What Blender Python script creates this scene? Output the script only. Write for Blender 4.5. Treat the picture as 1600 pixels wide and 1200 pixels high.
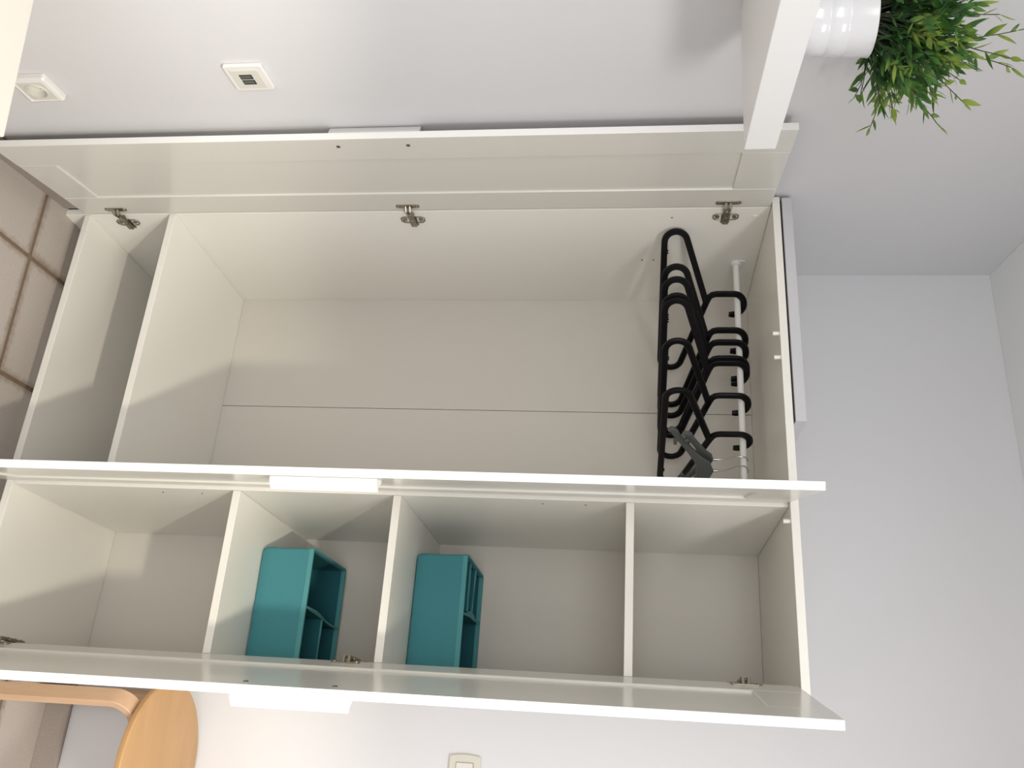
import bpy, bmesh, math, random
from mathutils import Vector, Matrix

for o in list(bpy.data.objects):
    bpy.data.objects.remove(o)
random.seed(7)
SC = bpy.context.scene
COL = SC.collection

# ------------------------------------------------------------------ camera
cam_d = bpy.data.cameras.new('camera')
cam = bpy.data.objects.new('camera', cam_d)
COL.objects.link(cam)
_r = Vector((-0.06350925, 0.1116545, 0.99171561))      # image right (the phone was held sideways)
_d = Vector((0.91808575, 0.39612758, 0.01419511))      # image down
_f = Vector((-0.39126096, 0.91138149, -0.12766617))    # view direction
cam.matrix_world = Matrix(((_r.x, -_d.x, -_f.x, 1.33602), (_r.y, -_d.y, -_f.y, -1.93451),
                           (_r.z, -_d.z, -_f.z, 1.54261), (0, 0, 0, 1)))
cam_d.sensor_width = 36.0
cam_d.lens = 36.0 * 1404.16 / 1600.0
cam_d.clip_start = 0.05
SC.camera = cam

# ------------------------------------------------------------------ world, lamps, exposure
W = bpy.data.worlds.new('world')
SC.world = W
W.use_nodes = True
W.node_tree.nodes['Background'].inputs[0].default_value = (0.95, 0.96, 1.0, 1)
W.node_tree.nodes['Background'].inputs[1].default_value = 0.74

def lamp(name, kind, loc, energy, color, aim=None, **kw):
    d = bpy.data.lights.new(name, kind)
    d.energy = energy
    d.color = color
    for k, v in kw.items():
        setattr(d, k, v)
    o = bpy.data.objects.new(name, d)
    COL.objects.link(o)
    o.location = loc
    if aim is not None:
        o.rotation_euler = (Vector(aim) - Vector(loc)).to_track_quat('-Z', 'Y').to_euler()
    return o

# shaded lamp hanging to the right of the photographer, throwing its light downwards
lamp('pendant_light', 'SPOT', (1.70, -1.59, 2.12), 88, (1.0, 0.925, 0.76), (1.70, -1.59, 0),
     spot_size=math.radians(124), spot_blend=0.22, shadow_soft_size=0.03)
# frontal fill added behind the camera to brighten the door edges
lamp('front_fill', 'AREA', (1.6, -3.5, 1.8), 31, (1.0, 0.99, 0.98), (0.5, 0.3, 1.1),
     shape='RECTANGLE', size=1.5, size_y=1.4)
# unseen disc added below the ceiling, emulating lamp light bounced off it
lamp('ceiling_bounce', 'AREA', (2.4, -1.5, 2.56), 49, (1.0, 0.985, 0.97), (2.3, -1.7, 0),
     shape='DISK', size=0.9)

SC.view_settings.view_transform = 'Standard'
SC.view_settings.look = 'None'
SC.view_settings.gamma = 1.0
SC.view_settings.use_curve_mapping = False
SC.view_settings.exposure = 0.19

# ------------------------------------------------------------------ materials
def mat(name, color, rough=0.5, metal=0.0, spec=0.5, noise=None, bump=None, var=None, sss=0, trans=0):
    m = bpy.data.materials.new(name)
    m.use_nodes = True
    nt = m.node_tree
    b = nt.nodes['Principled BSDF']
    b.inputs['Base Color'].default_value = (*color, 1)
    b.inputs['Roughness'].default_value = rough
    b.inputs['Metallic'].default_value = metal
    b.inputs['Specular IOR Level'].default_value = spec
    tc = nt.nodes.new('ShaderNodeTexCoord')
    if noise:
        sc, amt, c2 = noise[:3]
        n = nt.nodes.new('ShaderNodeTexNoise')
        n.inputs['Scale'].default_value = sc
        n.inputs['Detail'].default_value = 4
        if len(noise) > 3:
            mp = nt.nodes.new('ShaderNodeMapping')
            mp.inputs['Scale'].default_value = noise[3]
            nt.links.new(tc.outputs['Object'], mp.inputs['Vector'])
            nt.links.new(mp.outputs['Vector'], n.inputs['Vector'])
        else:
            nt.links.new(tc.outputs['Object'], n.inputs['Vector'])
        r = nt.nodes.new('ShaderNodeValToRGB')
        r.color_ramp.elements[0].position = 0.5 - amt
        r.color_ramp.elements[1].position = 0.5 + amt
        r.color_ramp.elements[0].color = (*color, 1)
        r.color_ramp.elements[1].color = (*c2, 1)
        nt.links.new(n.outputs['Fac'], r.inputs['Fac'])
        nt.links.new(r.outputs['Color'], b.inputs['Base Color'])
    if bump:
        n2 = nt.nodes.new('ShaderNodeTexNoise')
        n2.inputs['Scale'].default_value = bump[0]
        n2.inputs['Detail'].default_value = 3
        nt.links.new(tc.outputs['Object'], n2.inputs['Vector'])
        bp = nt.nodes.new('ShaderNodeBump')
        bp.inputs['Strength'].default_value = bump[1]
        bp.inputs['Distance'].default_value = bump[2]
        nt.links.new(n2.outputs['Fac'], bp.inputs['Height'])
        nt.links.new(bp.outputs['Normal'], b.inputs['Normal'])
    return m

M_WALL = mat('wall_paint', (0.70, 0.70, 0.712), 0.75, spec=0.2, noise=(3, .3, (0.685, 0.685, 0.70)), bump=(45, 0.12, 0.003))
M_CEIL = mat('ceiling_paint', (0.87, 0.885, 0.88), 0.85, spec=0.1, bump=(60, 0.1, 0.003))
M_FOIL = mat('white_melamine', (0.845, 0.825, 0.77), 0.34, spec=0.4)
M_LACQ = mat('white_door_foil', (0.72, 0.705, 0.655), 0.2, spec=0.5)
M_BACK = mat('white_back_panel', (0.64, 0.61, 0.555), 0.45, spec=0.3)
M_EDGE_LIT = mat('white_edge_band_lit', (0.88, 0.87, 0.85), 0.3, spec=0.4)  # paler than the door foil: light on the free edges put into the colour
M_HANDLE = mat('white_handle', (0.72, 0.71, 0.69), 0.35, spec=0.4)
M_SCREW = mat('dull_screw_steel', (0.16, 0.15, 0.13), 0.4, metal=0.8)
M_WHITE = mat('white_lacquer', (0.80, 0.80, 0.80), 0.35)
M_DESK = mat('warm_white_laminate', (0.60, 0.57, 0.52), 0.4)
M_BOARD = mat('matt_white_board', (0.58, 0.58, 0.61), 0.5, spec=0.2)
M_PLAST = mat('white_plastic', (0.80, 0.79, 0.765), 0.3)
M_POT = mat('white_enamelled_metal', (0.72, 0.72, 0.73), 0.14, spec=0.6)
M_BEIGE = mat('cream_plastic', (0.63, 0.61, 0.52), 0.35)
M_CREAM = mat('pale_cream_plastic', (0.70, 0.68, 0.62), 0.3)
M_BLACK = mat('black_plastic', (0.0055, 0.005, 0.006), 0.42, spec=0.16)
M_GREY = mat('dark_grey_plastic', (0.095, 0.105, 0.10), 0.5)
M_STEEL = mat('nickel_plated_steel', (0.36, 0.33, 0.27), 0.35, metal=1.0)
M_WIRE = mat('steel_wire', (0.5, 0.5, 0.5), 0.3, metal=1.0)
M_DARK = mat('dark_hole', (0.02, 0.018, 0.015), 0.8)
M_JACK = mat('jack_shutter', (0.10, 0.12, 0.11), 0.5)
M_TEAL = mat('teal_fabric', (0.062, 0.232, 0.262), 0.95, spec=0.1, noise=(700, .3, (0.075, 0.262, 0.292)), bump=(900, 0.35, 0.0008))
M_TEAL2 = mat('teal_trim', (0.10, 0.31, 0.33), 0.9, spec=0.1)
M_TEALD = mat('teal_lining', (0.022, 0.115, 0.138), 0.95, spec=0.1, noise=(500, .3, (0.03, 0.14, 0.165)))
M_TILE = mat('stoneware_tile', (0.45, 0.40, 0.365), 0.42, spec=0.4, noise=(260, .22, (0.53, 0.48, 0.44)), bump=(40, 0.15, 0.002))
def stain_edges(m, half):
    """old grime soaked into the rims of the floor tiles"""
    nt = m.node_tree
    b = nt.nodes['Principled BSDF']
    src = b.inputs['Base Color'].links[0].from_socket
    tc = nt.nodes.new('ShaderNodeTexCoord')
    sx = nt.nodes.new('ShaderNodeSeparateXYZ')
    nt.links.new(tc.outputs['Object'], sx.inputs[0])
    def mth(op, a, c=None):
        n = nt.nodes.new('ShaderNodeMath')
        n.operation = op
        for i, q in enumerate((a, c)):
            if q is None:
                continue
            if hasattr(q, 'links'):
                nt.links.new(q, n.inputs[i])
            else:
                n.inputs[i].default_value = q
        return n.outputs[0]
    d = mth('MAXIMUM', mth('ABSOLUTE', sx.outputs[0]), mth('ABSOLUTE', sx.outputs[1]))
    nz = nt.nodes.new('ShaderNodeTexNoise')
    nz.inputs['Scale'].default_value = 55
    geo = nt.nodes.new('ShaderNodeNewGeometry')
    nt.links.new(geo.outputs['Position'], nz.inputs['Vector'])
    d2 = mth('ADD', d, mth('MULTIPLY', mth('SUBTRACT', nz.outputs['Fac'], 0.5), 0.022))
    mr = nt.nodes.new('ShaderNodeMapRange')
    mr.inputs['From Min'].default_value = half - 0.016
    mr.inputs['From Max'].default_value = half + 0.004
    nt.links.new(d2, mr.inputs['Value'])
    mx = nt.nodes.new('ShaderNodeMix')
    mx.data_type = 'RGBA'
    nt.links.new(mth('MULTIPLY', mr.outputs['Result'], 0.75), mx.inputs[0])
    nt.links.new(src, mx.inputs[6])
    mx.inputs[7].default_value = (0.22, 0.165, 0.12, 1)
    nt.links.new(mx.outputs[2], b.inputs['Base Color'])
stain_edges(M_TILE, 0.1527)
M_SKIRT = mat('stoneware_skirting', (0.30, 0.255, 0.225), 0.45, spec=0.4, noise=(200, .25, (0.37, 0.32, 0.29)))
M_GROUT = mat('brown_grout', (0.20, 0.145, 0.10), 0.9, spec=0.1, noise=(90, .2, (0.24, 0.17, 0.12)), bump=(200, 0.4, 0.002))
M_BIRCH = mat('birch_veneer', (0.44, 0.250, 0.105), 0.4, spec=0.4, noise=(5, .28, (0.51, 0.305, 0.14), (1, 5, 5)))
M_BIRCHL = mat('birch_leg', (0.54, 0.35, 0.21), 0.4, spec=0.4, noise=(9, .25, (0.60, 0.41, 0.27), (6, 6, 1)))
M_SOIL = mat('dark_green_foam', (0.012, 0.03, 0.012), 0.9)
M_STEM = mat('dark_stem', (0.035, 0.045, 0.02), 0.6)

def leaf_mat():
    m = bpy.data.materials.new('leaf_green')
    m.use_nodes = True
    nt = m.node_tree
    b = nt.nodes['Principled BSDF']
    tc = nt.nodes.new('ShaderNodeTexCoord')
    geo = nt.nodes.new('ShaderNodeNewGeometry')
    n = nt.nodes.new('ShaderNodeTexNoise')
    n.inputs['Scale'].default_value = 22
    nt.links.new(geo.outputs['Position'], n.inputs['Vector'])
    r = nt.nodes.new('ShaderNodeValToRGB')
    r.color_ramp.elements[0].position = 0.34
    r.color_ramp.elements[1].position = 0.68
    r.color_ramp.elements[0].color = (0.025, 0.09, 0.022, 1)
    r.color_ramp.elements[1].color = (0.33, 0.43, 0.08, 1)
    e = r.color_ramp.elements.new(0.5)
    e.color = (0.07, 0.19, 0.035, 1)
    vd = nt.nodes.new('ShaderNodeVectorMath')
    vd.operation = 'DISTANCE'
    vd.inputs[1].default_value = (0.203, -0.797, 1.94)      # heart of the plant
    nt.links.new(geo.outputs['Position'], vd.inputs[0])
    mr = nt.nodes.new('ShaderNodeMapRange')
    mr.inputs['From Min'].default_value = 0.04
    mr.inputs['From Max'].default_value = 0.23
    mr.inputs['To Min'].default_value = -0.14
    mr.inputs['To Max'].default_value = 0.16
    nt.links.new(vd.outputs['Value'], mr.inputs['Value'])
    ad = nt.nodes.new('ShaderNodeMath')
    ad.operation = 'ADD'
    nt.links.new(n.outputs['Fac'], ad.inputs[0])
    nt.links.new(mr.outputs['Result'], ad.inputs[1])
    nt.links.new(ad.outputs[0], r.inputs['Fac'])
    nt.links.new(r.outputs['Color'], b.inputs['Base Color'])
    b.inputs['Roughness'].default_value = 0.5
    tr = nt.nodes.new('ShaderNodeBsdfTranslucent')
    nt.links.new(r.outputs['Color'], tr.inputs['Color'])
    mx = nt.nodes.new('ShaderNodeMixShader')
    mx.inputs[0].default_value = 0.35
    nt.links.new(b.outputs[0], mx.inputs[1])
    nt.links.new(tr.outputs[0], mx.inputs[2])
    nt.links.new(mx.outputs[0], nt.nodes['Material Output'].inputs['Surface'])
    return m
M_LEAF = leaf_mat()

# ------------------------------------------------------------------ helpers
def link(o, parent=None):
    COL.objects.link(o)
    if parent is not None:
        o.parent = parent
    return o

def obj(name, bm, m, parent=None, bevel=0.0, smooth=False, mats=None):
    me = bpy.data.meshes.new(name)
    bmesh.ops.recalc_face_normals(bm, faces=bm.faces[:])
    if smooth:
        for f in bm.faces:
            f.smooth = True
    bm.to_mesh(me)
    bm.free()
    for q in (mats or [m]):
        me.materials.append(q)
    o = bpy.data.objects.new(name, me)
    link(o, parent)
    if bevel > 0:
        md = o.modifiers.new('bevel', 'BEVEL')
        md.width = bevel
        md.segments = 2
        md.limit_method = 'ANGLE'
        md.angle_limit = math.radians(40)
    if smooth:
        try:
            me.set_sharp_from_angle(angle=math.radians(38))
        except Exception:
            pass
    return o

def thing(name, label, cat, loc=(0, 0, 0), rotz=0.0, group=None):
    o = bpy.data.objects.new(name, None)
    link(o)
    o.empty_display_size = 0.1
    o.location = loc
    o.rotation_euler = (0, 0, rotz)
    o['label'] = label
    o['category'] = cat
    if group:
        o['group'] = group
    return o

def box(bm, x0, x1, y0, y1, z0, z1, M=None, mi=0):
    vs = [Vector((x, y, z)) for z in (z0, z1) for y in (y0, y1) for x in (x0, x1)]
    if M is not None:
        vs = [M @ v for v in vs]
    v = [bm.verts.new(q) for q in vs]
    for f in ((0, 2, 3, 1), (4, 5, 7, 6), (0, 1, 5, 4), (2, 6, 7, 3), (0, 4, 6, 2), (1, 3, 7, 5)):
        bm.faces.new([v[i] for i in f]).material_index = mi
    return v

def bx(name, x0, x1, y0, y1, z0, z1, m, parent=None, bevel=0.0, M=None):
    bm = bmesh.new()
    box(bm, x0, x1, y0, y1, z0, z1, M)
    return obj(name, bm, m, parent, bevel)

def frame_of(d):
    d = Vector(d).normalized()
    u = d.cross(Vector((0, 0, 1)))
    if u.length < 1e-4:
        u = Vector((1, 0, 0))
    u.normalize()
    return u, d.cross(u).normalized()

def tube(bm, pts, radii, n=10, cap=True, closed=False):
    pts = [Vector(p) for p in pts]
    if not hasattr(radii, '__len__'):
        radii = [radii] * len(pts)
    rings = []
    pu = None
    N = len(pts)
    for i, p in enumerate(pts):
        if closed:
            d = pts[(i + 1) % N] - pts[i - 1]
        else:
            d = pts[min(i + 1, N - 1)] - pts[max(i - 1, 0)]
        u, v = frame_of(d)
        if pu is not None:
            dn = d.normalized()
            u = (pu - dn * pu.dot(dn))
            u.normalize()
            v = dn.cross(u)
        pu = u
        rings.append([bm.verts.new(p + (u * math.cos(a) + v * math.sin(a)) * radii[i])
                      for a in [2 * math.pi * k / n for k in range(n)]])
    for i in range(N if closed else N - 1):
        a, b = rings[i], rings[(i + 1) % N]
        for k in range(n):
            bm.faces.new([a[k], a[(k + 1) % n], b[(k + 1) % n], b[k]])
    if cap and not closed:
        bm.faces.new(rings[0])
        bm.faces.new(rings[-1])

def ribbon(bm, path, w, d, closed=False, ch=0.25):
    """sweep a flat bar (in-plane width w, depth d) along a path in the local y/z plane"""
    N = len(path)
    rings = []
    for i in range(N):
        if closed:
            a, b = path[i - 1], path[(i + 1) % N]
        else:
            a, b = path[max(i - 1, 0)], path[min(i + 1, N - 1)]
        t = Vector((b[0] - a[0], b[1] - a[1])).normalized()
        nrm = Vector((-t.y, t.x))
        ww = w[i] if hasattr(w, '__len__') else w
        c = min(ww, d) * ch
        sec = [(-ww / 2 + c, -d / 2), (ww / 2 - c, -d / 2), (ww / 2, -d / 2 + c), (ww / 2, d / 2 - c),
               (ww / 2 - c, d / 2), (-ww / 2 + c, d / 2), (-ww / 2, d / 2 - c), (-ww / 2, -d / 2 + c)]
        rings.append([bm.verts.new((q, path[i][0] + nrm.x * s, path[i][1] + nrm.y * s)) for s, q in sec])
    for i in range(N if closed else N - 1):
        a, b = rings[i], rings[(i + 1) % N]
        for k in range(8):
            bm.faces.new([a[k], a[(k + 1) % 8], b[(k + 1) % 8], b[k]])
    if not closed:
        bm.faces.new(rings[0])
        bm.faces.new(rings[-1])

def lathe(bm, prof, n=40, c=(0, 0)):
    rings = []
    for r, z in prof:
        rings.append([bm.verts.new((c[0] + r * math.cos(2 * math.pi * k / n), c[1] + r * math.sin(2 * math.pi * k / n), z))
                      for k in range(n)])
    for a, b in zip(rings, rings[1:]):
        for k in range(n):
            bm.faces.new([a[k], a[(k + 1) % n], b[(k + 1) % n], b[k]])
    return rings

def cyl(bm, c, axis, r, h, n=16, r2=None):
    c = Vector(c)
    a = Vector(axis).normalized()
    tube(bm, [c - a * h / 2, c + a * h / 2], [r, r if r2 is None else r2], n)

def rrect(w, h, r, n=5):
    out = []
    for cx, cy, a0 in ((w / 2 - r, h / 2 - r, 0), (-w / 2 + r, h / 2 - r, 90), (-w / 2 + r, -h / 2 + r, 180), (w / 2 - r, -h / 2 + r, 270)):
        for k in range(n + 1):
            a = math.radians(a0 + 90 * k / n)
            out.append((cx + r * math.cos(a), cy + r * math.sin(a)))
    return out

def prism(bm, poly, h0, h1, f):
    """poly in 2D, extruded from h0 to h1; f maps (a,b,h) to a point"""
    lo = [bm.verts.new(f(a, b, h0)) for a, b in poly]
    hi = [bm.verts.new(f(a, b, h1)) for a, b in poly]
    n = len(poly)
    bm.faces.new(lo)
    bm.faces.new(hi)
    for k in range(n):
        bm.faces.new([lo[k], lo[(k + 1) % n], hi[(k + 1) % n], hi[k]])

# ------------------------------------------------------------------ room
XL, YB, ZC = -0.075, 0.490, 2.5875
def struct(name, bm, m):
    o = obj(name, bm, m)
    o['kind'] = 'structure'
    return o
# the left wall is not square to the back wall: it comes 7.3 degrees into the room
XC, DL = -0.0728, math.radians(7.3)
def on_wall(s, off=0.0):
    """point on the left wall, s metres from the corner, off metres in front of it"""
    return (XC + s * math.sin(DL) + off * math.cos(DL), YB - s * math.cos(DL) + off * math.sin(DL))
def slab(name, poly, z0, z1, m):
    bm = bmesh.new()
    prism(bm, poly, z0, z1, lambda a, b, h: (a, b, h))
    return struct(name, bm, m)
bm = bmesh.new(); box(bm, XC - 0.3, 4.6, YB, YB + 0.12, -0.10, ZC + 0.1); struct('wall_back', bm, M_WALL)
slab('wall_left', [on_wall(0.001), on_wall(4.6), on_wall(4.6, -0.15), on_wall(0.021, -0.15)], -0.10, ZC + 0.1, M_WALL)
room = [on_wall(0.001, 0.0005), on_wall(4.6, 0.0005), (4.6, on_wall(4.6)[1]), (4.6, YB - 0.0005)]
slab('ceiling', room, ZC, ZC + 0.1, M_CEIL)
floor = slab('floor', room, -0.10, -0.0030, M_GROUT)

# floor tiles, each its own piece, clipped where the walls cut them
def clip_wall(poly):
    q = [(-( (x - XC) * math.cos(DL) + (y - YB) * math.sin(DL)), (x, y)) for x, y in poly]
    out = []
    for i in range(len(q)):
        (da, a), (db, b) = q[i], q[(i + 1) % len(q)]
        if da <= -0.001:
            out.append(a)
        if (da <= -0.001) != (db <= -0.001):
            t = (-0.001 - da) / (db - da)
            out.append((a[0] + t * (b[0] - a[0]), a[1] + t * (b[1] - a[1])))
    return out
def clip(poly, axis, val, keep_less):
    out = []
    for i in range(len(poly)):
        a, b = poly[i], poly[(i + 1) % len(poly)]
        ia = (a[axis] <= val) == keep_less
        ib = (b[axis] <= val) == keep_less
        if ia:
            out.append(a)
        if ia != ib:
            t = (val - a[axis]) / (b[axis] - a[axis])
            out.append((a[0] + t * (b[0] - a[0]), a[1] + t * (b[1] - a[1])))
    return out
th = 0.045
ct, st_ = math.cos(th), math.sin(th)
PS, G = 0.318, 0.0105
U0 = 0.2 * ct - 0.078 * st_
V0 = -0.2 * st_ - 0.078 * ct
rnd = random.Random(3)
shared = None
for i in range(-2, 8):
    for j in range(-7, 3):
        ua, ub = U0 + i * PS + G / 2, U0 + (i + 1) * PS - G / 2
        va, vb = V0 + j * PS + G / 2, V0 + (j + 1) * PS - G / 2
        cu, cv = (ua + ub) / 2, (va + vb) / 2
        hw = (ub - ua) / 2
        cx, cy = cu * ct - cv * st_, cu * st_ + cv * ct
        oct_ = rrect(2 * hw, 2 * hw, 0.004, 1)
        poly = [(cx + a * ct - b * st_, cy + a * st_ + b * ct) for a, b in oct_]
        full = len(clip_wall(poly)) == len(poly) and all((p_[0] - XC) * math.cos(DL) + (p_[1] - YB) * math.sin(DL) > 0.001 and p_[1] < YB - 0.001 for p_ in poly)
        if not full:
            poly = clip_wall(poly)
            poly = clip(poly, 1, YB - 0.001, True) if len(poly) > 2 else []
            if len(poly) < 3:
                continue
        if full and shared is not None:
            o = bpy.data.objects.new('tile', shared)
            link(o, floor)
        else:
            bm = bmesh.new()
            pl = [(x - cx, y - cy) for x, y in poly]
            if full:
                pl = [(a * ct + b * st_, -a * st_ + b * ct) for a, b in pl]
            prism(bm, pl, -0.0030, -0.0004, lambda a, b, h: (a, b, h))
            o = obj('tile', bm, M_TILE, floor, bevel=0.0012)
            if full:
                shared = o.data
        if full:
            o.rotation_euler = (rnd.uniform(-1, 1) * 0.0004, rnd.uniform(-1, 1) * 0.0004, th)
            if not o.modifiers:
                md = o.modifiers.new('bevel', 'BEVEL'); md.width = 0.0012; md.segments = 2
        o.location = (cx, cy, 0)

# stone skirting along the back wall, in tile-long pieces
bm = bmesh.new(); box(bm, 1.176, 3.6, YB - 0.004, YB - 0.0006, 0.0, 0.069)
skirt = struct('baseboard_back', bm, M_GROUT)
for k in range(7):
    xa = 1.178 + k * 0.33
    bx('tile', xa, xa + 0.327, YB - 0.015, YB - 0.004, 0.0, 0.070, M_SKIRT, skirt, 0.0012)

# the same skirting along the left wall
bm = bmesh.new()
prism(bm, [on_wall(0.505, 0.0006), on_wall(3.5, 0.0006), on_wall(3.5, 0.004), on_wall(0.505, 0.004)], 0.0, 0.061, lambda a, b, h: (a, b, h))
skirt2 = struct('baseboard_left', bm, M_GROUT)
for k in range(8):
    sa = 0.507 + k * 0.33
    bm = bmesh.new()
    prism(bm, [on_wall(sa, 0.004), on_wall(sa + 0.327, 0.004), on_wall(sa + 0.327, 0.013), on_wall(sa, 0.013)], 0.0, 0.062, lambda a, b, h: (a, b, h))
    obj('tile', bm, M_SKIRT, skirt2, 0.0012)

# ------------------------------------------------------------------ wardrobe
WW, H, T, D, XD = 1.17, 1.90814, 0.01794, 0.48312, 0.76657
X1 = XD + T
Z0, ZS, Z1, Z2, Z3 = 0.07595, 0.3222, 0.65213, 1.0355, 1.56067
e = 0.0006
wd = thing('wardrobe', 'tall white wardrobe with three open doors, hanging space and shelves', 'wardrobe', (0, 0, 0))
def part(name, *a, m=M_FOIL, bevel=0.0012):
    return bx(name, *a, m, wd, bevel)
part('side_panel', 0, T, 0, D, 0, H - T - e)
part('side_panel', WW - T, WW, 0, D, 0, H - T - e)
part('divider', XD, X1, 0, D - 0.001, Z0 + e, H - T - e)
part('top_panel', 0, WW, -0.0194, D + 0.004, H - T, H)
part('bottom_panel', T + e, WW - T - e, 0, D - 0.001, Z0 - T, Z0)
part('plinth', T + e, WW - T - e, 0.074, 0.09, 0, Z0 - T - e)
part('shelf', T + e, XD - e, 0.0, D - 0.001, ZS - T, ZS)
for z in (Z1, Z2, Z3):
    part('shelf', X1 + e, WW - T - e, 0.0, D - 0.001, z - T, z)
# back panels meet at dark joints
part('back_panel', 0.002, 0.3822, D, D + 0.003, 0.03, H - T - e, m=M_BACK, bevel=0)
part('back_panel', 0.3840, XD + T / 2 - 0.0006, D, D + 0.003, 0.03, H - T - e, m=M_BACK, bevel=0)
part('back_panel', XD + T / 2 + 0.0006, WW - 0.002, D, D + 0.003, 0.03, H - T - e, m=M_BACK, bevel=0)
part('joint_strip', 0.30, 0.46, D + 0.0032, D + 0.0045, 0.03, H - T - e, m=M_DARK, bevel=0)

# drilled holes, cam cover and stop pegs
def disc(name, c, axis, r, h, m, n=14):
    bm = bmesh.new()
    cyl(bm, c, axis, r, h, n)
    return obj(name, bm, m, wd, smooth=True)
for y, z in ((0.0405, 1.649), (0.2473, 1.577), (0.2475, 1.6086)):
    disc('drill_hole', (T + 0.0003, y, z), (1, 0, 0), 0.0022, 0.0008, M_DARK)
for y, z in ((0.0374, 0.4425), (0.0379, 0.541), (0.0342, 1.3557), (0.0337, 1.4526)):
    disc('drill_hole', (X1 + 0.0003, y, z), (1, 0, 0), 0.0020, 0.0008, M_DARK)
disc('cam_cover', (T + 0.001, 0.0396, 1.8567), (1, 0, 0), 0.0075, 0.003, M_PLAST)
for x in (0.372, 0.433, 0.818):
    disc('door_peg', (x, -0.009, H - T - 0.0075), (0, 0, 1), 0.005, 0.015, M_PLAST)

# doors
def door(name, hx, sgn, wdt, ang, s2, label, screws=True, cam_hinges=()):
    d = Vector((sgn * math.cos(ang), -math.sin(ang), 0))
    n = Vector((-d.y, d.x, 0)) * s2                       # towards the outer face
    TD = 0.0163
    zb, zt = Z0 - T + 0.002, H - T - 0.002
    M = Matrix(((d.x, n.x, 0, hx), (d.y, n.y, 0, -0.005), (0, 0, 1, 0), (0, 0, 0, 1)))
    sw, rb, rt = 0.098, zb + 0.0985, zt - 0.1035
    root = bx(name, sw - 0.002, wdt - sw + 0.002, 0.0048, TD - 0.0048, rb - 0.002, rt + 0.002, M_LACQ, wd, 0, M)
    root['label'] = label
    bv = 0.0022
    bx('stile', 0, sw, 0, TD, zb, zt, M_LACQ, root, bv, M)
    bm = bmesh.new()
    box(bm, wdt - sw, wdt, 0, TD, zb, zt, M)
    for f_ in bm.faces:
        if all(((M.inverted() @ v.co).x > wdt - 1e-4) for v in f_.verts):
            f_.material_index = 1
    obj('stile', bm, M_LACQ, root, bv * 0.5, mats=[M_LACQ, M_EDGE_LIT])
    bx('rail', sw + 0.0002, wdt - sw - 0.0002, 0.00015, TD - 0.00015, zb, rb, M_LACQ, root, bv, M)
    bx('rail', sw + 0.0002, wdt - sw - 0.0002, 0.00015, TD - 0.00015, rt, zt, M_LACQ, root, bv, M)
    # handle: white bevelled bar on the outer face
    bm = bmesh.new()
    u1 = wdt - 0.016
    prof = [(u1, TD + 0.0002), (u1, TD + 0.012), (u1 - 0.010, TD + 0.0255), (u1 - 0.015, TD + 0.0255), (u1 - 0.018, TD + 0.017), (u1 - 0.036, TD + 0.008), (u1 - 0.036, TD + 0.0002)]
    prism(bm, prof, 0.868, 1.078, lambda a, b, h: M @ Vector((a, b, h)))
    hd = obj('handle', bm, M_HANDLE, root, 0.001)
    for zz in (0.889, 1.050):
        bm = bmesh.new()
        cyl(bm, M @ Vector((wdt - 0.0325, -0.0006, zz)), n, 0.0044, 0.002, 16)
        s = obj('screw', bm, M_SCREW, root, smooth=True)
    return root, M

doorL, ML = door('door', T, 1, 0.37877, 1.39547, -1, 'left door, opened towards the side wall')
doorM, MM = door('door', XD - 0.006, -1, 0.37867, 1.7896, 1, 'middle door seen edge-on')
doorR, MR = door('door', WW - T, -1, 0.38722, 1.78754, 1, 'right door')

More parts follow.
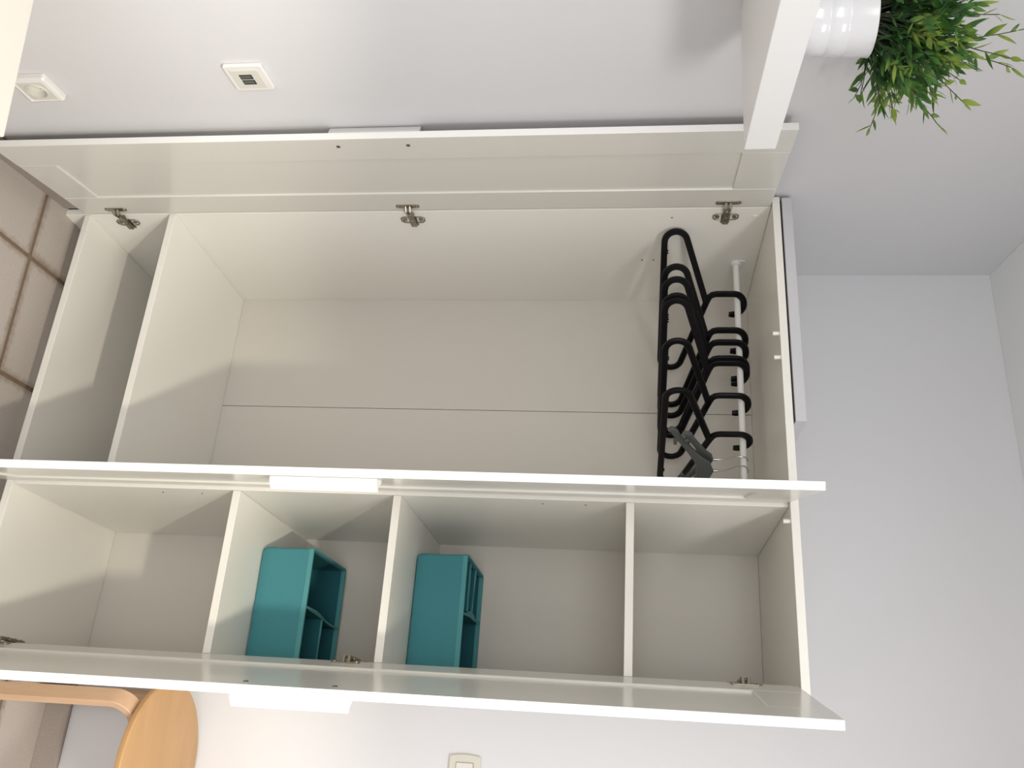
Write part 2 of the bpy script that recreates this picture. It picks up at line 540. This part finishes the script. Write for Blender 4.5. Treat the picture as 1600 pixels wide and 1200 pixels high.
# concealed hinges
def hinge(side, z, M, xs, sgn):
    """side panel inner face at xs, sgn = direction into the wardrobe"""
    bm = bmesh.new()
    # butterfly mounting plate on the side panel
    yc = 0.038
    box(bm, *sorted((xs + sgn * 0.0002, xs + sgn * 0.0024)), yc - 0.016, yc + 0.026, z - 0.011, z + 0.011)
    for sz in (-1, 1):
        loop = [(yc - 0.013, z + sz * 0.010), (yc - 0.014, z + sz * 0.024), (yc - 0.008, z + sz * 0.031), (yc + 0.003, z + sz * 0.031),
                (yc + 0.010, z + sz * 0.025), (yc + 0.012, z + sz * 0.010)]
        tube(bm, [(xs + sgn * 0.0022, a, b) for a, b in loop], 0.0020, 6)
    for zz in (-0.021, 0.021):
        cyl(bm, (xs + sgn * 0.003, yc - 0.003, z + zz), (1, 0, 0), 0.0055, 0.003, 12)
    root = obj('hinge', bm, M_STEEL, wd, 0.0006)
    # arm over the plate
    bm = bmesh.new()
    box(bm, -0.034, 0.021, 0.0026, 0.0105, -0.0075, 0.0075)
    cyl(bm, (-0.008, 0.011, 0), (0, 1, 0), 0.0042, 0.003, 12)
    cyl(bm, (0.014, 0.011, 0), (0, 1, 0), 0.0038, 0.003, 12)
    box(bm, -0.040, -0.030, 0.004, 0.0085, -0.010, 0.010)
    for v in bm.verts:
        a, b, c = v.co
        v.co = Vector((xs + sgn * b, yc + a, z + c))
    obj('arm', bm, M_STEEL, root, 0.0015)
    # cup plate on the door's inner face
    bm = bmesh.new()
    cu = 0.026
    poly = rrect(0.018, 0.062, 0.007, 4)
    prism(bm, poly, -0.0024, -0.0002, lambda a, b, h: M @ Vector((cu + a, h, z + b)))
    for zz in (-0.024, 0.024):
        cyl(bm, M @ Vector((cu, -0.003, z + zz)), M.to_3x3() @ Vector((0, 1, 0)), 0.004, 0.0022, 12)
    obj('cup_plate', bm, M_STEEL, root, 0.0006)
    bm = bmesh.new()
    a = M @ Vector((cu, -0.001, z)); b = Vector((xs + sgn * 0.008, 0.004, z))
    mid = (M @ Vector((cu - 0.006, -0.012, z)))
    for dz in (-0.0055, 0.0055):
        tube(bm, [a + Vector((0, 0, dz)), mid + Vector((0, 0, dz)), b + Vector((0, 0, dz))], 0.0036, 8)
    obj('link', bm, M_STEEL, root, smooth=True)
for z in (0.166, 0.972, 1.783):
    hinge('l', z, ML, T, 1)
for z in (0.170, 0.966, 1.783):
    hinge('r', z, MR, WW - T, -1)

# clothes rail with end sockets
YR, ZR = 0.2625, 1.8337
bm = bmesh.new()
cyl(bm, ((T + XD) / 2, YR, ZR), (1, 0, 0), 0.0085, XD - T - 0.004, 20)
obj('clothes_rail', bm, M_PLAST, wd, smooth=True)
for xa, sg in ((T, 1), (XD, -1)):
    bm = bmesh.new()
    prism(bm, rrect(0.026, 0.040, 0.010, 5), 0.0004, 0.004, lambda a, b, h: Vector((xa + sg * h, YR + a, ZR + 0.006 + b)))
    cyl(bm, (xa + sg * 0.0075, YR, ZR), (1, 0, 0), 0.013, 0.008, 20)
    obj('rail_socket', bm, M_PLAST, wd, 0.001)

# loose white board lying on the wardrobe's top
b = bx('board', 0.0015, 0.5920, -0.018, 0.330, H + 0.0050, H + 0.0290, M_BOARD, None, 0.0015)
b['label'] = 'flat white board lying on top of the wardrobe at its left'
b['category'] = 'board'
# two thin black strips added in the gap, standing in for its shade
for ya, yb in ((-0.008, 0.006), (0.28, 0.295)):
    bx('gap_shade_strip', 0.003, 0.590, ya, yb, H + 0.0001, H + 0.0050, M_DARK, b)

# ------------------------------------------------------------------ clothes hangers
def hanger_meshes():
    path = []
    cs, cz, r = 0.180, -0.171, 0.0295
    # right end: from the bottom round to the arm
    for k in range(13):
        a = math.radians(-90 + (90 + 71) * k / 12)
        path.append((cs + r * math.cos(a), cz + r * math.sin(a)))
    for k in range(1, 8):
        t = k / 8
        x = path[12][0] * (1 - t)
        path.append((x, path[12][1] + (-0.083 - path[12][1]) * t))
    path.append((0.0, -0.0835))
    left = [(-x, z) for x, z in path[:-1]][::-1]
    full = path + left
    bm = bmesh.new()
    ribbon(bm, full, 0.0165, 0.0105, closed=True)
    # small pegs on the lower bar for straps
    for s in (-0.155, -0.148, 0.148, 0.155):
        box(bm, -0.002, 0.002, s - 0.0015, s + 0.0015, -0.194, -0.1895)
    frame = bm
    hk = [(-0.020, -0.0895), (0.004, -0.0815), (0.0175, -0.0755), (0.0240, -0.0675), (0.0262, -0.057), (0.0265, -0.038), (0.0265, -0.022)]
    for k in range(0, 15):
        a = math.radians(180 * k / 14)
        hk.append((-0.005 + 0.0315 * math.cos(a), -0.010 + 0.0275 * math.sin(a)))
    hk.append((-0.0362, -0.020))
    bm2 = bmesh.new()
    ws = [0.0165] * (len(hk) - 1) + [0.013]
    ribbon(bm2, hk, ws, 0.0105)
    return frame, bm2
fb, hb = hanger_meshes()
H_FR = H_HK = None
specs = [(0.144, 33.0, 'black plastic hanger hung nearest the left side panel', None),
         (0.254, 35.5, 'black plastic hanger, second from the left on the rail', None),
         (0.2895, 34.5, 'black plastic hanger, third from the left on the rail', None),
         (0.336, 34.0, 'black plastic hanger, left one of the two touching each other', None),
         (0.349, 34.0, 'black plastic hanger, right one of the two touching each other', None),
         (0.4375, 23.5, 'black plastic hanger hanging alone, right of the touching pair', None),
         (0.539, 13.5, 'black plastic hanger nearest to the grey hangers', None)]
for k, (x, deg, lab, _) in enumerate(specs):
    t = thing('clothes_hanger', lab, 'hanger', (x, YR, ZR), 0, 'black hangers on the wardrobe rail')
    # local +y of the mesh is the front end: turn it to (-sin, -cos)
    t.rotation_euler = (0, 0, math.radians(180 - deg))
    if k == 0:
        f = obj('frame', fb, M_BLACK, t, smooth=True)
        h = obj('hook', hb, M_BLACK, t, smooth=True)
        H_FR, H_HK = f, h
    else:
        for src in (H_FR, H_HK):
            c = src.copy()
            COL.objects.link(c)
            c.parent = t

# grey hangers with wire hooks
def grey_hanger(x, deg, L, lab, dz=0.0):
    t = thing('clothes_hanger', lab, 'hanger', (x, YR, ZR), 0, 'grey hangers on the wardrobe rail')
    t.rotation_euler = (0, 0, math.radians(180 - deg))
    bm = bmesh.new()
    path, w = [], []
    half = [(L - 0.001, -0.190 + dz, 0.011), (L + 0.003, -0.184 + dz, 0.015), (L - 0.002, -0.177 + dz, 0.018), (L * 0.88, -0.169 + dz * 0.9, 0.015),
            (L * 0.7, -0.153 + dz * 0.75, 0.015), (L * 0.5, -0.134 + dz * 0.55, 0.017), (L * 0.3, -0.115 + dz * 0.3, 0.023), (L * 0.16, -0.102 + dz * 0.12, 0.036)]
    for s, z, ww in half:
        path.append((s, z)); w.append(ww)
    path.append((0, -0.097)); w.append(0.044)
    for s, z, ww in half[::-1]:
        path.append((-s, z)); w.append(ww)
    ribbon(bm, path, w, 0.012)
    # notch curls at both ends
    for sg in (1, -1):
        tube(bm, [(0, sg * L * .80, -0.164 + dz * .82), (0, sg * (L * .78 - 0.004), -0.174 + dz * .8), (0, sg * (L * .72 - 0.008), -0.173 + dz * .75)], [0.006, 0.0055, 0.004], 8)
    obj('frame', bm, M_GREY, t, smooth=True)
    bm = bmesh.new()
    cyl(bm, (0, 0, -0.070), (0, 0, 1), 0.0035, 0.010, 10)
    pts = [(0, 0, -0.066), (0, 0.001, -0.05), (0, 0.008, -0.035), (0, 0.018, -0.018)]
    for k in range(0, 13):
        a = math.radians(-10 + 200 * k / 12)
        pts.append((0, 0.019 * math.cos(a), -0.0045 + 0.0145 * math.sin(a)))
    tube(bm, pts, 0.0012, 8)
    obj('hook', bm, M_WIRE, t, smooth=True)
grey_hanger(0.592, 9, 0.128, 'dark grey plastic hanger with a wire hook, its near end sitting higher', 0.034)
grey_hanger(0.622, 31, 0.128, 'dark grey plastic hanger with a wire hook, its near end drooping lower')

# ------------------------------------------------------------------ fabric boxes
def wavy_wall(bm, x0, x1, y0, y1, z0, z1, th, amp, ph, n=14):
    """thin upright panel from (x0,y0) to (x1,y1) with a slight wave"""
    L = math.hypot(x1 - x0, y1 - y0)
    tx, ty = (x1 - x0) / L, (y1 - y0) / L
    nx, ny = -ty, tx
    cols = []
    for i in range(n + 1):
        t = i / n
        wv = amp * math.sin(ph + t * 5.2) * math.sin(math.pi * t)
        row = []
        for zz, k in ((z0, 0.2), (z1, 1.0)):
            for s in (-th / 2, th / 2):
                row.append(bm.verts.new((x0 + tx * L * t + nx * (wv * k + s), y0 + ty * L * t + ny * (wv * k + s), zz)))
        cols.append(row)
    for a, b in zip(cols, cols[1:]):
        bm.faces.new([a[0], b[0], b[2], a[2]]); bm.faces.new([a[1], a[3], b[3], b[1]])
        bm.faces.new([a[2], b[2], b[3], a[3]]); bm.faces.new([a[0], a[1], b[1], b[0]])
    for c in (cols[0], cols[-1]):
        bm.faces.new([c[0], c[2], c[3], c[1]])

def fabric_box(loc, w, dp, h, lab, walls, rot=0.0):
    t = thing('storage_box', lab, 'storage box', loc, rot, 'teal fabric boxes on the shelves')
    R = 0.014
    th = 0.004
    # outer shell: rounded-corner walls with a soft bottom edge
    bm = bmesh.new()
    def ring(inset, z, r):
        return [bm.verts.new((w / 2 + a, dp / 2 + b, z)) for a, b in rrect(w - 2 * inset, dp - 2 * inset, max(r, 0.002), 4)]
    levels = [(0.011, 0.0, 0.008), (0.004, 0.003, 0.010), (0.0005, 0.011, 0.010), (0, 0.03, 0.009), (0.0012, h * 0.5, 0.008), (0, h, 0.007),
              (th, h, 0.005), (th, 0.004, 0.005)]
    rings = [ring(*l) for l in levels]
    n = len(rings[0])
    for a, b in zip(rings, rings[1:]):
        for k in range(n):
            bm.faces.new([a[k], a[(k + 1) % n], b[(k + 1) % n], b[k]])
    bm.faces.new(rings[0]); bm.faces.new(rings[-1]).material_index = 1
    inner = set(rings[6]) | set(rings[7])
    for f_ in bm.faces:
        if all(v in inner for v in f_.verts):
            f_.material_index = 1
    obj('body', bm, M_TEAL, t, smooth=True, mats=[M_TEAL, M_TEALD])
    # stitched rim
    bm = bmesh.new()
    def ring2(inset, z, r):
        return [bm.verts.new((w / 2 + a, dp / 2 + b, z)) for a, b in rrect(w - 2 * inset, dp - 2 * inset, r, 4)]
    rr = [ring2(-0.0012, h - 0.010, 0.009), ring2(-0.0012, h + 0.0012, 0.009), ring2(th + 0.001, h + 0.0012, 0.005), ring2(th + 0.001, h - 0.010, 0.005)]
    for a, b in zip(rr, rr[1:] + rr[:1]):
        for k in range(n):
            bm.faces.new([a[k], a[(k + 1) % n], b[(k + 1) % n], b[k]])
    obj('rim', bm, M_TEAL2, t)
    for (xa, ya, xb, yb, amp, ph, hh) in walls:
        bm = bmesh.new()
        wavy_wall(bm, xa, xb, ya, yb, 0.0045, hh, 0.0035, amp, ph)
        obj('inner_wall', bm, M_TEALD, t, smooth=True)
        bm = bmesh.new()
        wavy_wall(bm, xa, xb, ya, yb, hh + 0.0002, hh + 0.0035, 0.0048, amp, ph)
        dv = t.children[-1]
        obj('edge_binding', bm, M_TEAL2, dv, smooth=True)
    return t

fabric_box((0.8735, 0.1795, Z1 + 0.0006), 0.272, 0.278, 0.1325, 'teal fabric box with an open left half, on the lower shelf',
           [(0.1400, 0.006, 0.158, 0.271, 0.006, 0.4, 0.1285), (0.1500, 0.150, 0.266, 0.150, 0.002, 1.0, 0.1255)], 0.015)
fabric_box((0.8675, 0.2095, Z2 + 0.0006), 0.275, 0.268, 0.1265, 'teal fabric box with its divider bent, on the shelf above the other box',
           [(0.1390, 0.006, 0.1250, 0.261, 0.014, -0.6, 0.1235), (0.006, 0.085, 0.134, 0.085, 0.002, 0.3, 0.120), (0.006, 0.165, 0.122, 0.150, 0.003, 1.3, 0.121)])

# ------------------------------------------------------------------ wall fittings
def plate_on_left(name, s_, zc, w, h, label, cat):
    t = thing(name, label, cat, (*on_wall(s_, 0.0003), zc), DL)
    f = lambda a, b, hh: Vector((hh, a, b))
    bm = bmesh.new(); prism(bm, rrect(w, h, 0.006, 5), 0.0, 0.0085, f)
    obj('frame', bm, M_PLAST, t, 0.0022)
    bm = bmesh.new(); prism(bm, rrect(w * 0.72, h * 0.72, 0.003, 4), 0.0085, 0.0105, f)
    c = obj('cover', bm, M_CREAM, t, 0.001)
    return t, w, h
t, w, h = plate_on_left('network_socket', 1.0585, 0.7602, 0.083, 0.083, 'white wall plate with two dark data ports, beside the left door', 'wall socket')
for k in (-1, 1):
    bm = bmesh.new()
    box(bm, 0.0106, 0.0112, k * 0.0088 - 0.0072, k * 0.0088 + 0.0072, -0.0145, 0.0125)
    o = obj('port', bm, M_DARK, t)
    bm = bmesh.new()
    box(bm, 0.0113, 0.0118, k * 0.0088 - 0.0052, k * 0.0088 + 0.0030, -0.0125, 0.0105)
    obj('shutter', bm, M_JACK, o)
t = thing('power_socket', 'white round-recess power socket low on the wall near the floor', 'wall socket', (*on_wall(1.0455, 0.0045), 0.2815), DL)
def lring(poly, hh, bm):
    return [bm.verts.new((hh, a, b_)) for a, b_ in poly]
def sq(w_, h_, r_):
    return rrect(w_, h_, r_, 5)
def circ(r_):
    return [(r_ * math.cos(a), r_ * math.sin(a)) for a in [math.atan2(q[1], q[0]) for q in rrect(0.082, 0.082, 0.035, 5)]]
def bands(bm, rings):
    for a, b_ in zip(rings, rings[1:]):
        n_ = len(a)
        for k in range(n_):
            bm.faces.new([a[k], a[(k + 1) % n_], b_[(k + 1) % n_], b_[k]])
bm = bmesh.new()
bands(bm, [lring(sq(0.083, 0.083, 0.007), -0.004, bm), lring(sq(0.083, 0.083, 0.007), 0.006, bm), lring(sq(0.078, 0.078, 0.005), 0.0105, bm),
           lring(sq(0.066, 0.066, 0.004), 0.0125, bm), lring(sq(0.064, 0.064, 0.004), 0.0095, bm)])
obj('frame', bm, M_PLAST, t)
bm = bmesh.new()
bands(bm, [lring(sq(0.0642, 0.0642, 0.004), 0.0096, bm), lring(circ(0.0245), 0.0100, bm), lring(circ(0.0235), 0.0125, bm), lring(circ(0.0205), 0.0125, bm)])
cv = obj('cover', bm, M_CREAM, t, smooth=True)
bm = bmesh.new()
rg = [lring(circ(0.0205), 0.0125, bm), lring(circ(0.0195), -0.004, bm)]
bands(bm, rg)
bm.faces.new(rg[-1])
obj('recess', bm, M_CREAM, cv, smooth=True)
for k in (-1, 1):
    bm = bmesh.new(); cyl(bm, (-0.0034, k * 0.0095, 0.0), (1, 0, 0), 0.0030, 0.001, 12)
    obj('pin_hole', bm, M_DARK, cv)

# light switch right of the wardrobe
t = thing('light_switch', 'cream light switch on the wall, right of the wardrobe', 'light switch', (1.356, YB, 1.151))
def swf(a, b, hh):
    return Vector((a, -hh, b))
poly = []
for k in range(9):
    b_ = -0.040 + 0.080 * k / 8
    poly.append((-0.0375 - 0.0045 * (1 - (b_ / 0.040) ** 2), b_))
poly = poly[::-1] + [(-x, z) for x, z in poly]
bm = bmesh.new(); prism(bm, poly, 0.0, 0.008, swf)
obj('frame', bm, M_BEIGE, t, 0.002)
bm = bmesh.new(); prism(bm, rrect(0.0455, 0.0445, 0.001, 2), 0.0081, 0.0088, swf)
obj('rocker_gap', bm, M_DARK, t)
bm = bmesh.new(); prism(bm, rrect(0.0440, 0.0430, 0.001, 2), 0.0089, 0.0115, swf)
obj('rocker', bm, M_CREAM, t, 0.0008)

# ------------------------------------------------------------------ wall shelf and plant
sh = bx('wall_shelf', -0.2755, 0.0, -1.10, 0.0, 0.0, 0.0520, M_WHITE, None, 0.0015)
sh.location = (0.3531, -0.6629, 1.7320)
sh.rotation_euler = (0, 0, DL)
sh['label'] = 'thick white floating shelf on the side wall, carrying the potted plant'
sh['category'] = 'shelf'

PX, PY, PZ = 0.203, -0.797, 1.7844
pl = thing('potted_plant', 'bushy artificial green plant in a white ribbed pot on the wall shelf', 'plant', (PX, PY, PZ))
PH = 0.1330
bm = bmesh.new()
def pr_(z):
    return 0.0530 + 0.0080 * z / PH
prof = [(0.0, 0.0), (0.049, 0.0), (0.0525, 0.003)]
for zg in (0.028, 0.062, 0.092):
    prof += [(pr_(zg - 0.004), zg - 0.004), (pr_(zg) - 0.0014, zg - 0.001), (pr_(zg) - 0.0014, zg + 0.001), (pr_(zg + 0.004), zg + 0.004)]
prof += [(pr_(PH), PH - 0.002), (pr_(PH) + 0.0008, PH), (pr_(PH) - 0.0015, PH + 0.0008), (pr_(PH) - 0.003, PH - 0.002), (0.054, PH - 0.022)]
lathe(bm, prof[1:], 56)
bm.verts.ensure_lookup_table()
bm.faces.new(bm.verts[0:56])
obj('pot', bm, M_POT, pl, smooth=True)
bm = bmesh.new()
rings = lathe(bm, [(0.0535, PH - 0.016), (0.040, PH - 0.010), (0.016, PH - 0.007)], 24)
bm.faces.new(rings[-1]); bm.faces.new(rings[0])
obj('soil', bm, M_SOIL, pl, smooth=True)

rl = random.Random(11)
def leaf_mesh(L, Wd, curl, fold):
    me_v, me_f = [], []
    n = 6
    for i in range(n + 1):
        t = i / n
        ww = Wd * (math.sin(math.pi * min(1, t ** 0.8)) ** 0.9) * 0.5 if 0 < t < 1 else 0.0003
        z = curl * math.sin(t * 1.6) * L
        me_v += [(-ww, L * t, z + fold * ww), (0, L * t, z), (ww, L * t, z + fold * ww)]
    for i in range(n):
        a = i * 3
        me_f += [(a, a + 1, a + 4, a + 3), (a + 1, a + 2, a + 5, a + 4)]
    me = bpy.data.meshes.new('leaf')
    me.from_pydata(me_v, [], me_f)
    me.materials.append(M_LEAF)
    for p in me.polygons:
        p.use_smooth = True
    return me
leaf_kinds = [leaf_mesh(0.031, 0.0095, -0.18, 0.25), leaf_mesh(0.026, 0.0090, 0.10, 0.2), leaf_mesh(0.035, 0.0085, -0.3, 0.3),
              leaf_mesh(0.022, 0.0070, -0.05, 0.15), leaf_mesh(0.029, 0.0062, 0.2, 0.1)]
leaf_list = []
stem_paths = []
def sprig(az, el, L, droop, nl, base_r=0.04, bushy=False):
    a = rl.uniform(0, 2 * math.pi)
    rr = rl.uniform(0, base_r)
    p = Vector((0.6 * rr * math.cos(a) + 0.022 * math.cos(az), 0.6 * rr * math.sin(a) + 0.022 * math.sin(az), PH - 0.012))
    d = Vector((math.cos(az) * math.cos(el), math.sin(az) * math.cos(el), math.sin(el)))
    pts = [p.copy()]
    n = 9
    for i in range(n):
        d = (d + Vector((rl.uniform(-.10, .10), rl.uniform(-.10, .10), -droop / n + rl.uniform(-.06, .06)))).normalized()
        p = p + d * L / n
        if math.hypot(p.x, p.y) > 0.050 and p.z < PH + 0.004 and math.hypot(p.x, p.y) < 0.075:
            p.z = PH + 0.005
        pts.append(p.copy())
    stem_paths.append(pts)
    for k in range(nl):
        t = (0.28 + 0.72 * (k + 0.5) / nl) * n
        i = min(int(t), n - 1)
        q = pts[i].lerp(pts[i + 1], t - i)
        dd = (pts[i + 1] - pts[i]).normalized()
        u, v = frame_of(dd)
        ph = k * 2.4 + rl.uniform(-.5, .5)
        side = u * math.cos(ph) + v * math.sin(ph)
        ang = rl.uniform(0.35, 0.85)
        ld = (dd * math.cos(ang) + side * math.sin(ang)).normalized()
        if math.hypot(q.x, q.y) < 0.066 and q.z < PH:
            continue
        leaf_list.append((q, ld, rl.uniform(0.8, 1.2)))
    leaf_list.append((pts[-1], d, 0.9))
for k in range(175):
    az = rl.uniform(0, 2 * math.pi)
    el = math.radians(rl.choice((rl.uniform(25, 60), rl.uniform(45, 88), rl.uniform(45, 88))))
    L = rl.uniform(0.085, 0.130) * (1.0 + 0.28 * math.sin(el))
    sprig(az, el, L, rl.uniform(0.05, 0.35), rl.randint(8, 12))
# the long sprays that reach out towards the wardrobe
for az, el, L, dr, nl in ((1.55, 40, 0.262, 0.55, 11), (1.42, 38, 0.245, 0.60, 12), (1.70, 36, 0.255, 0.62, 11), (1.50, 42, 0.225, 0.55, 10), (1.35, 32, 0.210, 0.4, 10),
                          (1.60, 46, 0.230, 0.5, 10), (1.15, 66, 0.235, 0.3, 11), (1.50, 70, 0.245, 0.35, 10), (0.9, 76, 0.250, 0.2, 10), (1.9, 66, 0.235, 0.3, 10),
                          (1.45, 12, 0.135, 0.35, 6), (1.65, 30, 0.20, 0.5, 8), (0.6, 78, 0.240, 0.2, 9), (2.2, 76, 0.235, 0.3, 9),
                          (-0.4, 70, 0.225, 0.3, 9), (-1.4, 62, 0.225, 0.4, 9), (3.4, 68, 0.220, 0.4, 9), (1.3, 54, 0.215, 0.4, 9)):
    sprig(az, math.radians(el), L, dr, nl, 0.02)
bm = bmesh.new()
for pts in stem_paths[:-18]:
    tube(bm, pts, [0.0011] * 4 + [0.0009] * 3 + [0.0006] * 3, 4, cap=False)
st = obj('stem', bm, M_STEM, pl)
st['kind'] = 'stuff'
for pts in stem_paths[-18:]:
    bm = bmesh.new()
    tube(bm, pts, [0.0013] * 4 + [0.0011] * 3 + [0.0008] * 3, 5, cap=False)
    obj('stem', bm, M_STEM, pl)
campos = Vector((1.336, -1.9345, 1.5426)) - Vector((PX, PY, PZ))
# keep leaves off the wall and above the shelf
def fit_leaf(item):
    q, ld, s = item
    tip = q + ld * 0.03 * s
    if min((p_.x + PX - XC) * math.cos(DL) + (p_.y + PY - YB) * math.sin(DL) for p_ in (q, tip)) < 0.006:
        return False
    if min(q.z, tip.z) < 0.02 or (math.hypot(q.x, q.y) < 0.07 and min(q.z, tip.z) < PH - 0.005):
        return False
    return True
leaf_list = [l for l in leaf_list if fit_leaf(l)]
cen = Vector((0, 0, PH + 0.04))
leaf_list.sort(key=lambda l: -((l[0] - cen).length + 0.5 * (l[0] - cen).dot(Vector((0.45, 0.75, 0.2)))))
def leaf_matrix(q, ld, s, kk):
    rz = random.Random(kk)
    u, v = frame_of(ld)
    ph = rz.uniform(-1.1, 1.1)
    side = u * math.cos(ph) + v * math.sin(ph)
    up = side.cross(ld).normalized()
    return Matrix(((side.x * s, ld.x * s, up.x * s, q.x), (side.y * s, ld.y * s, up.y * s, q.y), (side.z * s, ld.z * s, up.z * s, q.z), (0, 0, 0, 1)))
vs, fs = [], []
for k, (q, ld, s) in enumerate(leaf_list):
    Mx = leaf_matrix(q, ld, s, k)
    me = leaf_kinds[k % 5]
    if k < 300:
        o = bpy.data.objects.new('leaf', me)
        link(o, pl)
        o.matrix_local = Mx
    else:
        b0 = len(vs)
        vs += [Mx @ v.co for v in me.vertices]
        fs += [tuple(b0 + i for i in p.vertices) for p in me.polygons]
me = bpy.data.meshes.new('foliage')
me.from_pydata([tuple(v) for v in vs], [], fs)
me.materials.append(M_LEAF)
fo = bpy.data.objects.new('foliage', me)
link(fo, pl)
fo['kind'] = 'stuff'

# ------------------------------------------------------------------ white desk at the lower left of the view
tb = thing('desk', 'white desk against the left wall, only its brightly lit far corner in view', 'desk', (0.6315, -1.0761, 0), DL + math.radians(0.6))
bx('desk_top', -0.488, 0.0, -1.20, 0.0, 0.706, 0.740, M_DESK, tb, 0.002)
bx('side_panel', -0.488, -0.02, -0.040, -0.020, 0.0, 0.7055, M_WHITE, tb, 0.002)
bx('side_panel', -0.488, -0.02, -1.18, -1.16, 0.0, 0.7055, M_WHITE, tb, 0.002)
bx('back_rail', -0.480, -0.464, -1.159, -0.041, 0.45, 0.7055, M_WHITE, tb, 0.002)

# ------------------------------------------------------------------ birch stool
SX, SY, SR = 1.385, 0.290, 0.190
sl = thing('stool', 'round birch stool with bent wooden legs behind the right door', 'stool', (SX, SY, 0))
bm = bmesh.new()
rings = lathe(bm, [(SR - 0.012, 0.4325), (SR - 0.002, 0.4345), (SR, 0.4375), (SR, 0.4470), (SR - 0.002, 0.4495), (SR - 0.006, 0.4505)], 72)
bm.faces.new(rings[0]); bm.faces.new(rings[-1])
obj('seat', bm, M_BIRCH, sl, smooth=True)
def bent_leg(phi):
    R_, th_, wdh = 0.206, 0.018, 0.042
    path, w = [], []
    ztop = 0.4205
    rb = 0.045
    path = [(R_, 0.0), (R_, 0.10), (R_, 0.20), (R_, 0.30), (R_, ztop - rb)]
    for k in range(1, 9):
        a = math.radians(90 * k / 8)
        path.append((R_ - rb + rb * math.cos(a), ztop - rb + rb * math.sin(a)))
    path += [(0.12, ztop), (0.075, ztop)]
    bm = bmesh.new()
    ribbon(bm, path, th_, wdh, ch=0.08)
    # local x is the leg's broad side, y radial, z up
    Rm = Matrix.Rotation(phi - math.pi / 2, 4, 'Z')
    bmesh.ops.transform(bm, matrix=Rm, verts=bm.verts[:])
    obj('leg', bm, M_BIRCHL, sl, smooth=True)
for k in range(4):
    bent_leg(math.radians(228 + 90 * k))
